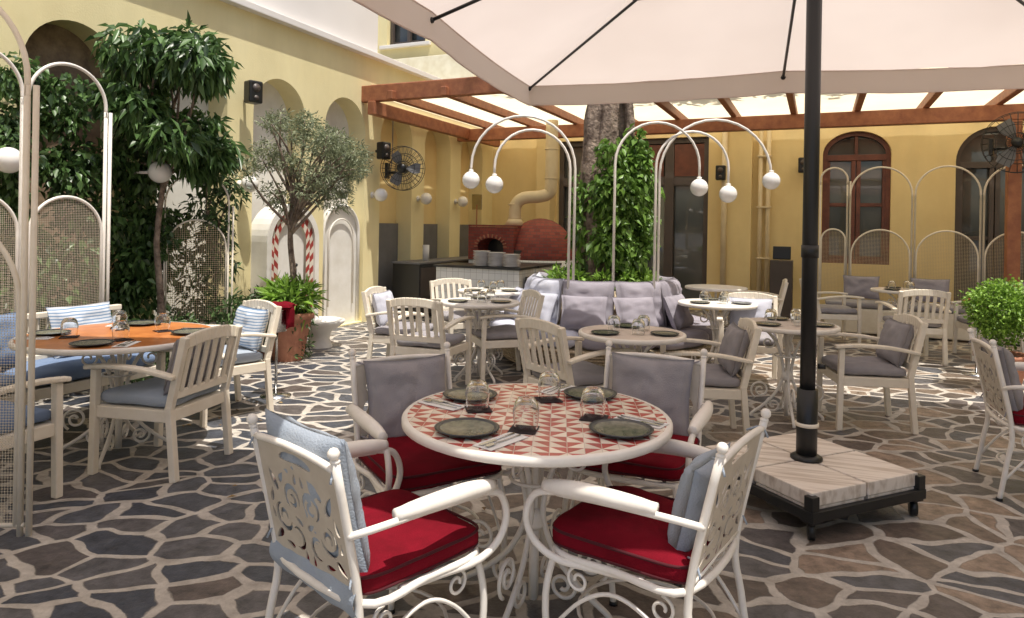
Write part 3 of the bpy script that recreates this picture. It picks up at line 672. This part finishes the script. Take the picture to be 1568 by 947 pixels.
# ------------------------------------------------------------ circular sofa with planter
sx,sy=1.05,7.95
e=empty('round_sofa',(sx,sy,0)); mb=MB()
for i in range(7):
    r=1.12+.03*i; z=.04+.038*i; tube(mb,[(r*math.cos(2*pi*j/72),r*math.sin(2*pi*j/72),z) for j in range(72)],.019,'wicker',6,closed=True)
lathe(mb,[(1.08,.0),(1.25,.28),(.8,.29)],(0,0,0),'wicker',72,closeprof=True)
inst('wicker_base',mb.mesh('sofa_base'),(0,0,0),0,e)
mb=MB()
nS=10
for k in range(nS):
    a0=2*pi*k/nS+.012; a1=2*pi*(k+1)/nS-.012; mt='lilac_and_sunlit_mauve' if k in (4,5,6) else 'mauve_fabric'  # left seats get the paler tone as painted sunlight
    vs=[];fs=[]; prof=[]
    for t_ in range(20):
        a=2*pi*t_/20; sp=lambda x,ex: math.copysign(abs(x)**ex,x); prof.append((1.03+.27*sp(math.cos(a),.35),.37+.085*sp(math.sin(a),.45)))
    m_=10
    for i in range(m_+1):
        u=i/m_; a=a0+(a1-a0)*u; shr=1-.5*abs(2*u-1)**12
        for r,z in prof:
            rr=1.03+(r-1.03)*(1-.06*abs(2*u-1)**8); zz=.37+(z-.37)*shr; vs.append((rr*math.cos(a),rr*math.sin(a),zz))
    for i in range(m_):
        for j in range(20): fs.append((i*20+j,i*20+(j+1)%20,(i+1)*20+(j+1)%20,(i+1)*20+j))
    fs.append(tuple(range(20))[::-1]); fs.append(tuple(m_*20+j for j in range(20)))
    mb.add(vs,fs,mt,True)
inst('seat_cushions',mb.mesh('sofa_seat'),(0,0,0),0,e)
mb=MB(); nB=9
for k in range(nB):
    a=2*pi*(k+.3)/nB; M=rz(a+pi/2)@Matrix.Rotation(R(-10),3,'X'); mt='lilac_and_sunlit_mauve' if 170<math.degrees(a)<215 else 'mauve_fabric'  # left back cushions coloured paler, as if sunlit
    pillow(mb,(.80*math.cos(a),.80*math.sin(a),.70),.57,.50,.19,mt,M,seed=k)
for a,rr,mt in ((252,.98,'mauve_fabric'),(283,1.0,'mauve_fabric'),(218,.98,'lilac_and_sunlit_mauve'),(318,.98,'mauve_fabric'),(190,.98,'lilac_and_sunlit_mauve')):  # loose pillows on the left use the sun-lightened mauve
    a=R(a); M=rz(a+pi/2+.15)@Matrix.Rotation(R(-24),3,'X'); pillow(mb,(rr*math.cos(a),rr*math.sin(a),.62),.48,.38,.15,mt,M,seed=a)
inst('back_cushions',mb.mesh('sofa_back'),(0,0,0),0,e)
mb=MB(); lathe(mb,[(.66,0),(.66,.82),(.62,.82),(.62,.76),(.001,.76)],(0,0,0),'wicker',48,closeprof=True); lathe(mb,[(.61,.765),(.001,.77)],(0,0,0),'soil',32,closeprof=True)
inst('planter_ring',mb.mesh('planter_ring'),(sx,sy,0))
e=empty('old_climber_covered_tree',(sx,sy,0)); mb=MB()
tp=sm([(-.02,0,.7),(.0,0,1.2),(-.03,0,1.8),(-.02,.03,2.5),(.05,.05,3.2),(.1,.1,4.2),(.15,.1,5.5)],14); k=len(tp)
def bk(i,a,p):
    return 1+.14*math.sin(a*5+p.z*1.3)+.14*noise.noise(Vector((math.cos(a)*3,math.sin(a)*3,p.z*2)))+.16*noise.noise(Vector((math.cos(a)*9,math.sin(a)*9,p.z*3)))+.05*math.sin(a*17+p.z*3)
tube(mb,tp,[.27-.05*min(1,i/35)+(.06 if i<5 else 0) for i in range(k)],'bark',72,fn=bk)
tube(mb,sm([(.2,-.05,.75),(.26,-.12,1.3),(.2,-.15,1.9),(.28,-.1,2.6),(.2,-.1,3.2)],6),.055,'bark',8)
for q in range(10):
    a=q*.63; tube(mb,sm([(.15,.1,4.6+.1*q),(.7+1.0*math.cos(a),.2+.7*math.sin(a),5.9),(1.4+2.0*math.cos(a),.3+1.4*math.sin(a),6.6)],4),[.10-.009*i for i in range(9)],'bark',7)
inst('trunk',mb.mesh('big_trunk'),(0,0,0),0,e)
rd=random.Random(3); cl=[]
for i in range(46):
    z=rd.uniform(.85,2.5); a=rd.uniform(-1.9,.9); rr=.31; wd=.12+.09*math.sin((z-.8)/1.7*pi)
    cl.append((rr*math.cos(a)+.06,rr*math.sin(a)-.08,z,wd,wd,wd*1.3))
for i in range(12): cl.append((-.28+rd.uniform(-.08,.05),-.15,.9+.1*i,.1,.1,.14))
for i in range(9): cl.append((.38+rd.uniform(-.05,.14),-.15,1.3+.1*i,.13,.13,.12))
leaves('climbing_vine',cl,6500,.085,.055,'leaf_ivy',.5,11,e,shell=.35)
leaves('crown',subclumps((1.7,.45,6.9),(2.7,1.3,.7),34,.45,5,0),4200,.24,.15,'leaf_dark',.15,12,e,shell=.1)  # crown out of view, spread and offset to shade the ground at the back
cl=[(.52*math.cos(a),.52*math.sin(a),.88,.13,.13,.12) for a in [i*.57 for i in range(11)]]
leaves('planter_foliage',cl,1500,.09,.03,'leaf_bright',-.2,13,e)
# ------------------------------------------------------------ arch globe lamps
def arch_lamp(px,py,gx,gy,zt,gz,z0=.3):
    mb=MB(); g=Vector((gx-px,gy-py,0)); r=g.length/2; d=g.normalized()
    spz=zt-r; P=[Vector((0,0,z0)),Vector((0,0,spz))]
    for i in range(1,17): a=pi*i/16; P.append(d*(r-r*math.cos(a))+Vector((0,0,spz+r*math.sin(a))))
    P.append(d*2*r+Vector((0,0,gz+.08)))
    tube(mb,P,.014,'white_paint',8); ball(mb,d*2*r+Vector((0,0,gz)),.092,'globe_glass',24); tube(mb,[d*2*r+Vector((0,0,gz+.08)),d*2*r+Vector((0,0,gz+.11))],.025,'white_paint',10)
    tube(mb,[(0,0,0),(0,0,z0+.01)],.02,'white_paint',8)
    inst('arched_globe_lamp',mb.mesh('arch_lamp'),(px,py,0))
arch_lamp(.66,7.30,-.44,7.25,2.66,1.97); arch_lamp(.60,7.22,-.19,7.12,2.50,1.92)
arch_lamp(1.06,7.15,1.95,7.2,2.60,1.93); arch_lamp(1.56,7.32,2.74,7.3,2.66,2.02); arch_lamp(1.50,7.22,2.27,7.25,2.52,1.87)
for a,off in [(3.23,.44),(4.42,.6),(6.11,0),(8.75,0),(10.07,0),(11.39,0)]:
    mb=MB(); ball(mb,(.16,0,0),.1,'globe_glass',24); tube(mb,[(-off,0,0),(.08,0,0)],.014,'white_paint',8); tube(mb,[(-off,0,0),(.015-off,0,0)],.05,'white_paint',14)
    inst('globe_wall_lamp',mb.mesh('sconce'),BF(XL+.002+off,a,1.93),TH)
# ------------------------------------------------------------ trellis screens
def screen(bays,zt,zm,mat,mesh0=.45,r=.014,pf='perforated_sheet'):
    mb=MB()
    for i,(a,b_) in enumerate(bays):
        c=(a+b_)/2; hw=(b_-a)/2
        for x in (a,b_): tube(mb,[(x-.02,0,0),(x-.02,0,zt-hw)],r,mat,8); tube(mb,[(x+.02,0,0),(x+.02,0,zt-hw)],r,mat,8)
        tube(mb,[(s_,0,z) for s_,z in arch_poly(c,hw-.02,zt-hw-.05,zt,24)],r,mat,8)
        tube(mb,[(s_,0,z) for s_,z in arch_poly(c,hw-.04,mesh0,zm,24)],r*.9,mat,8)
        ap=arch_poly(c,hw-.045,mesh0,zm-.01,24); mb.add([(s_,0,z) for s_,z in ap],[tuple(range(len(ap)))],pf)
        tube(mb,[(a,0,mesh0),(b_,0,mesh0)],r*.8,mat,8)
    return mb.mesh('screen')
inst('trellis_screen',screen([(-1.0,0)],2.62,1.55,'cream_paint',.05),(-2.27,3.24,0),R(4))
inst('trellis_screen',screen([(-1.9,-1.27),(-1.27,-.64),(-.64,0)],2.68,1.66,'white_paint',.5),(-3.3,5.6,0),R(66))
inst('trellis_screen',screen([(0,.62)],1.95,1.5,'cream_paint',.5,.009,'perforated_sheet_far'),(-3.35,6.6,0),R(10))
inst('trellis_screen',screen([(0,.42),(.42,1.29),(1.29,2.15),(2.15,3.0),(3.0,3.9)],2.48,1.53,'cream_paint',.45,.014,'perforated_sheet_far'),BF(0,11.8,0),TH)
# ------------------------------------------------------------ left bench
mb=MB()
for x in (-1.9,-.95,0): beam(mb,(x,-.0,0),(x,.0,.8),.045,.045,'cream_paint'); beam(mb,(x,-.5,0),(x,-.5,.38),.045,.045,'cream_paint')
beam(mb,(-1.95,0,.8),(.03,0,.8),.05,.04,'cream_paint'); beam(mb,(-1.95,0,.5),(.03,0,.5),.03,.04,'cream_paint'); beam(mb,(-1.95,-.5,.36),(.03,-.5,.36),.03,.07,'cream_paint')
for i in range(30): beam(mb,(-1.9+.065*i,0,.5),(-1.9+.065*i,0,.8),.02,.012,'cream_paint',.002)
box(mb,(-.95,-.25,.375),(1.9,.5,.03),'cream_paint')
for i in (0,1): cushion(mb,(-.47-.95*i,-.27,.45),(.93,.52,.11),'blue_fabric',e1=.5,e2=.2)
M=Matrix.Rotation(R(-16),3,'X'); pillow(mb,(-.35,-.12,.68),.48,.38,.15,'striped_fabric',M); pillow(mb,(-1.0,-.12,.68),.44,.36,.15,'blue_fabric',M)
inst('slatted_bench',mb.mesh('bench'),(-3.12,5.45,0),R(66))
mb=MB()
box(mb,(1.9,0,.2),(3.6,.5,.36),'cream_paint',.02)
for i in range(4): cushion(mb,(.55+.9*i,0,.43),(.88,.52,.11),'grey_fabric',e1=.5,e2=.2); pillow(mb,(.6+.9*i,.16,.66),.5,.36,.15,'mauve_fabric',Matrix.Rotation(R(-16),3,'X'),seed=i)
inst('banquette_bench',mb.mesh('banquette'),BF(0,11.45,0),TH)
# ------------------------------------------------------------ pizza bar
e=empty('pizza_bar_counter',(.13,9.8,0),TH); mb=MB()
box(mb,(-.7,.3,.44),(1.36,.6,.84),'counter_tile',.004); box(mb,(-.30,1.7,.44),(.6,2.2,.84),'counter_tile',.004)
box(mb,(-.7,.3,.88),(1.42,.66,.035),'shelf_dark',.005); box(mb,(-.3,1.73,.882),(.66,2.2,.035),'shelf_dark',.005)
inst('tiled_counter',mb.mesh('counter'),(0,0,0),0,e)
mb=MB(); box(mb,(0,0,0),(.012,.26,.42),'shelf_dark',.003)
for i,(w_) in enumerate((.14,.1,.16,.12,.08,.13)): box(mb,(.0075,0,.15-.05*i),(.002,w_,.014 if i else .03),'paper',0)
inst('menu_board',mb.mesh('menu'),Vector((.13,9.8,.55))+rz(TH)@Vector((.022,.28,0)),TH)
e=empty('brick_pizza_oven',(.40,11.9,0),TH); mb=MB()
n=14; lathe(mb,[(.62*math.cos(pi/2*i/n)+1e-4,.93+.70*math.sin(pi/2*i/n)) for i in range(n+1)],(0.1,0,0),'red_brick',40)
lathe(mb,[(.66,.0),(.66,.93)],(0.1,0,0),'counter_tile',40)
inst('dome',mb.mesh('dome'),(0,0,0),0,e)
mb=MB()
plate(mb,[(-.42,.0),(.42,.0),(.42,.55),(-.42,.55)],[arch_poly(0,.24,.05,.36,flat=.6)],lambda s_,z,d:(s_-.55,-.62+d,z+.92),.5,'oven_brick')
box(mb,(-.55,-.3,1.49),(.84,.66,.03),'oven_brick',.004); box(mb,(-.55,-.2,1.15),(.5,.02,.4),'shelf_dark',0)
for i in range(12): beam(mb,(-.55-.24*math.cos(pi*i/11),-.625,1.14+.15*math.sin(pi*i/11)),(-.55-.30*math.cos(pi*i/11),-.625,1.14+.21*math.sin(pi*i/11)),.045,.02,'terracotta',.003)
box(mb,(-.55,-.3,.45),(.84,.6,.9),'counter_tile',.003)
box(mb,(-.1,-.45,1.02),(.25,.3,.14),'shelf_dark',.01)
inst('oven_front',mb.mesh('ovenfront'),(0,0,0),0,e)
mb=MB(); tube(mb,[(-.3,-.2,1.5),(-.3,-.2,1.62)],[.18,.11],'pipe_cream',20)
tube(mb,sm([(-.3,-.2,1.6),(-.28,-.2,1.85),(-.15,-.18,1.97),(.1,-.1,2.0),(.26,-.05,2.06),(.30,-.05,2.25),(.30,-.05,3.3)],5),.105,'pipe_cream',20)
for z in (1.62,1.85): tube(mb,[(-.3,-.2,z),(-.3,-.2,z+.02)],.115,'pipe_cream',20)
for z in (2.3,2.8): tube(mb,[(.3,-.05,z),(.3,-.05,z+.02)],.115,'pipe_cream',20)
inst('flue_pipe',mb.mesh('flue'),(0,0,0),0,e)
mb=MB()
for j in range(3):
    for i in range(13-j): lathe(mb,[(.001,0),(.08,0),(.13,.012),(.13,.016),(.08,.006),(.001,.006)],(j*.24-.24,.01*(i%3),i*.017),'white_ceramic',24,closeprof=True)
inst('plate_stack',mb.mesh('plates'),Vector((-.22,10.05,.9)),TH)
mb=MB(); box(mb,(0,0,.43),(.5,3.2,.86),'shelf_dark',.006); box(mb,(0,0,.875),(.54,3.24,.03),'grey_panel',.004)
for i in range(4): box(mb,(.255,-1.2+.8*i,.43),(.012,.74,.74),'dark_frame',.003); tube(mb,[(.275,-1.2+.8*i+.28,.5),(.275,-1.2+.8*i+.28,.65)],.008,'cutlery_steel',6)
inst('bar_cabinet',mb.mesh('cabinet'),BF(XL+.28,10.9,0),TH)
mb=MB(); tube(mb,[(0,0,0),(0,0,.26)],.055,'paper',16); inst('paper_towel_roll',mb.mesh('roll'),BF(XL+.28,9.9,.89))
mb=MB(); tube(mb,[(0,0,0),(0,0,1.9)],.012,'pergola_wood',6); box(mb,(0,0,1.95),(.22,.01,.3),'cutlery_steel',.003); inst('pizza_peel',mb.mesh('peel'),BF(XL+.1,12.1,0),TH)
# ------------------------------------------------------------ fans & speakers
def fan(loc,rotz,r=.33):
    mb=MB()
    for y in (-.05,.07):
        for q in ((.3,.6,1.0) if y<0 else (.35,.7,1.0)):
            tube(mb,[(r*q*math.cos(a),y*(1.25-q*.4),r*q*math.sin(a)) for a in [2*pi*i/36 for i in range(36)]],.005,'black_metal',5,closed=True)
        for i in range(28): a=2*pi*i/28; tube(mb,[(.06*math.cos(a),y*1.1,.06*math.sin(a)),(r*.6*math.cos(a),y,r*.6*math.sin(a)),(r*math.cos(a),y*.4,r*math.sin(a))],.0028,'black_metal',4)
    for k in range(3):
        a0=2*pi*k/3; vs=[]
        for i in range(5):
            u=i/4
            for j in (-1,1):
                rr=.05+(r*.85-.05)*u; aa=a0+j*(.25+.18*math.sin(pi*u)); vs.append((rr*math.cos(aa),.01+.02*j,rr*math.sin(aa)))
        mb.add(vs,[(2*i,2*i+1,2*i+3,2*i+2) for i in range(4)],'grey_panel',True)
    tube(mb,[(0,-.07,0),(0,.16,0)],.065,'black_metal',16)
    tube(mb,[(0,.14,0),(-.1,.2,-.05),(-.3,.25,-.05)],.02,'black_metal',8); box(mb,(-.32,.25,-.02),(.05,.12,.24),'black_metal',.01)
    inst('wall_fan',mb.mesh('fan'),loc,rotz)
fan(Vector((-1.66,10.35,2.33)),R(-8)); fan(Vector((6.70,9.15,2.72)),R(-42),.4)
def speaker(loc,rotz,s_=1):
    mb=MB(); box(mb,(0,0,0),(.17,.15,.26),'black_metal',.02); tube(mb,[(0,-.078,.045),(0,-.074,.045)],.05,'dark_frame',16); tube(mb,[(0,-.078,-.07),(0,-.074,-.07)],.03,'dark_frame',16); beam(mb,(0,.07,0),(0,.18,0),.04,.04,'black_metal')
    inst('wall_speaker',mb.mesh('speaker'),loc,rotz)
speaker(BF(XL+.2,6.1,3.0),R(50)); speaker(BF(XL+.2,8.75,2.6),R(50)); speaker(BF(-.25,YB-.18,2.62),R(-24)); speaker(BF(-1.6,YB-.32,2.5),R(-24))
# ------------------------------------------------------------ pots & plants
def pot(r,h,mat='terracotta'):
    mb=MB(); lathe(mb,[(r*.62,0),(r*.72,h*.25),(r*.9,h*.7),(r*.95,h*.86),(r*1.06,h*.87),(r*1.08,h*.98),(r*1.0,h),(r*.9,h*.99),(r*.88,h*.88),(.001,h*.88)],(0,0,0),mat,36,closeprof=True)
    lathe(mb,[(r*.89,h*.89),(.001,h*.9)],(0,0,0),'soil',24,closeprof=True); return mb.mesh('pot')
inst('terracotta_pot',pot(.26,.52),(-2.42,7.5,0)); inst('terracotta_pot',pot(.2,.38),(-2.78,7.6,0)); inst('terracotta_pot',pot(.22,.36),(4.72,6.6,0))
mb=MB(); lathe(mb,[(.16,0),(.12,.1),(.14,.18),(.28,.28),(.31,.32),(.27,.33),(.2,.27),(.001,.26)],(0,0,0),'white_plaster',36,closeprof=True); inst('stone_basin',mb.mesh('basin'),(-2.3,8.3,0))
tree('olive_tree',(-2.42,7.5,.45),[(0,0,0),(.05,0,.4),(0,.02,.9),(.08,0,1.3)],.045,subclumps((.12,0,1.72),(.72,.62,.52),36,.16,21,.2),9500,.055,.014,'leaf_olive',.0,22)
cl=[(.12*math.cos(a),.12*math.sin(a),.1) for a in range(6)]
leaves('potted_grassy_plant',[(-2.36+c[0],7.42+c[1],.6+c[2],.13,.13,.12) for c in cl],650,.17,.03,'leaf_bright',-.25,23)
leaves('boxwood_ball',[(4.72,6.6,.78,.30,.30,.27),(4.68,6.6,.8,.27,.27,.25),(4.72,6.6,.65,.2,.2,.25)],5500,.035,.025,'leaf_bright',0,24,shell=.6)
tree('ficus_tree',(-3.28,6.4,0),[(0,0,0),(.03,0,.7),(-.02,0,1.3),(.05,0,2.0),(.05,0,2.4)],.038,
    subclumps((.12,0,2.6),(.66,.6,.58),22,.21,31,.2)+[(.4,0,2.1,.2,.2,.2),(-.3,.1,2.05,.2,.2,.25)],4800,.14,.05,'leaf_dark',.55,32)
tree('young_laurel_tree',(-3.0,6.95,0),[(0,0,0),(.02,0,.7),(0,0,1.5)],.025,[(rd.uniform(-.2,.2),rd.uniform(-.15,.15),.8+.12*i,.16,.16,.16) for i in range(11)],1300,.09,.03,'leaf_shrub',.3,33)
cl=[]; rd=random.Random(8)
for i in range(56):
    s_=rd.uniform(3.2,4.85); z=rd.uniform(.3,2.7 if s_<4.6 else 1.8); p=BF(XL+.22+rd.uniform(0,.22),s_,z); q=rd.uniform(.12,.25); cl.append((p.x,p.y,p.z,q,q,q))
leaves('wall_ivy',cl,8500,.08,.05,'leaf_dark',.5,41,shell=.3)
cl=[]
for i in range(46):
    s_=rd.uniform(3.6,6.15); p=BF(XL+.7+rd.uniform(-.35,.4),s_,rd.uniform(.1,.6)); q=rd.uniform(.14,.23); cl.append((p.x,p.y,p.z,q,q,q*.9))
leaves('shrub_hedge',cl,8500,.07,.025,'leaf_shrub',0,42,shell=.3)
def stand(x,y):
    mb=MB(); tube(mb,[(0,0,.02),(0,0,.6)],.012,'cutlery_steel',10); lathe(mb,[(.13,0),(.13,.01),(.02,.03)],(0,0,0),'cutlery_steel',24)
    lathe(mb,[(.08,.56),(.10,.74),(.11,.75),(.1,.75),(.08,.6),(.001,.6)],(0,0,0),'copper_bucket',24,closeprof=True)
    pillow(mb,(.02,0,.775),.24,.2,.06,'red_fabric',Matrix.Rotation(R(90),3,'X'),n=10); pillow(mb,(.12,-.02,.69),.14,.2,.03,'red_fabric',rz(R(80)),n=8)
    inst('wine_bucket_stand',mb.mesh('stand'),(x,y,0))
stand(-2.0,5.9); stand(4.95,7.3)
mb=MB(); box(mb,(0,0,.5),(.35,.35,1.0),'dark_frame',.01); box(mb,(0,0,1.12),(.28,.04,.22),'black_metal',.01,Matrix.Rotation(R(-15),3,'X')); inst('cash_register_stand',mb.mesh('till'),BF(-.55,12.3,0),TH)
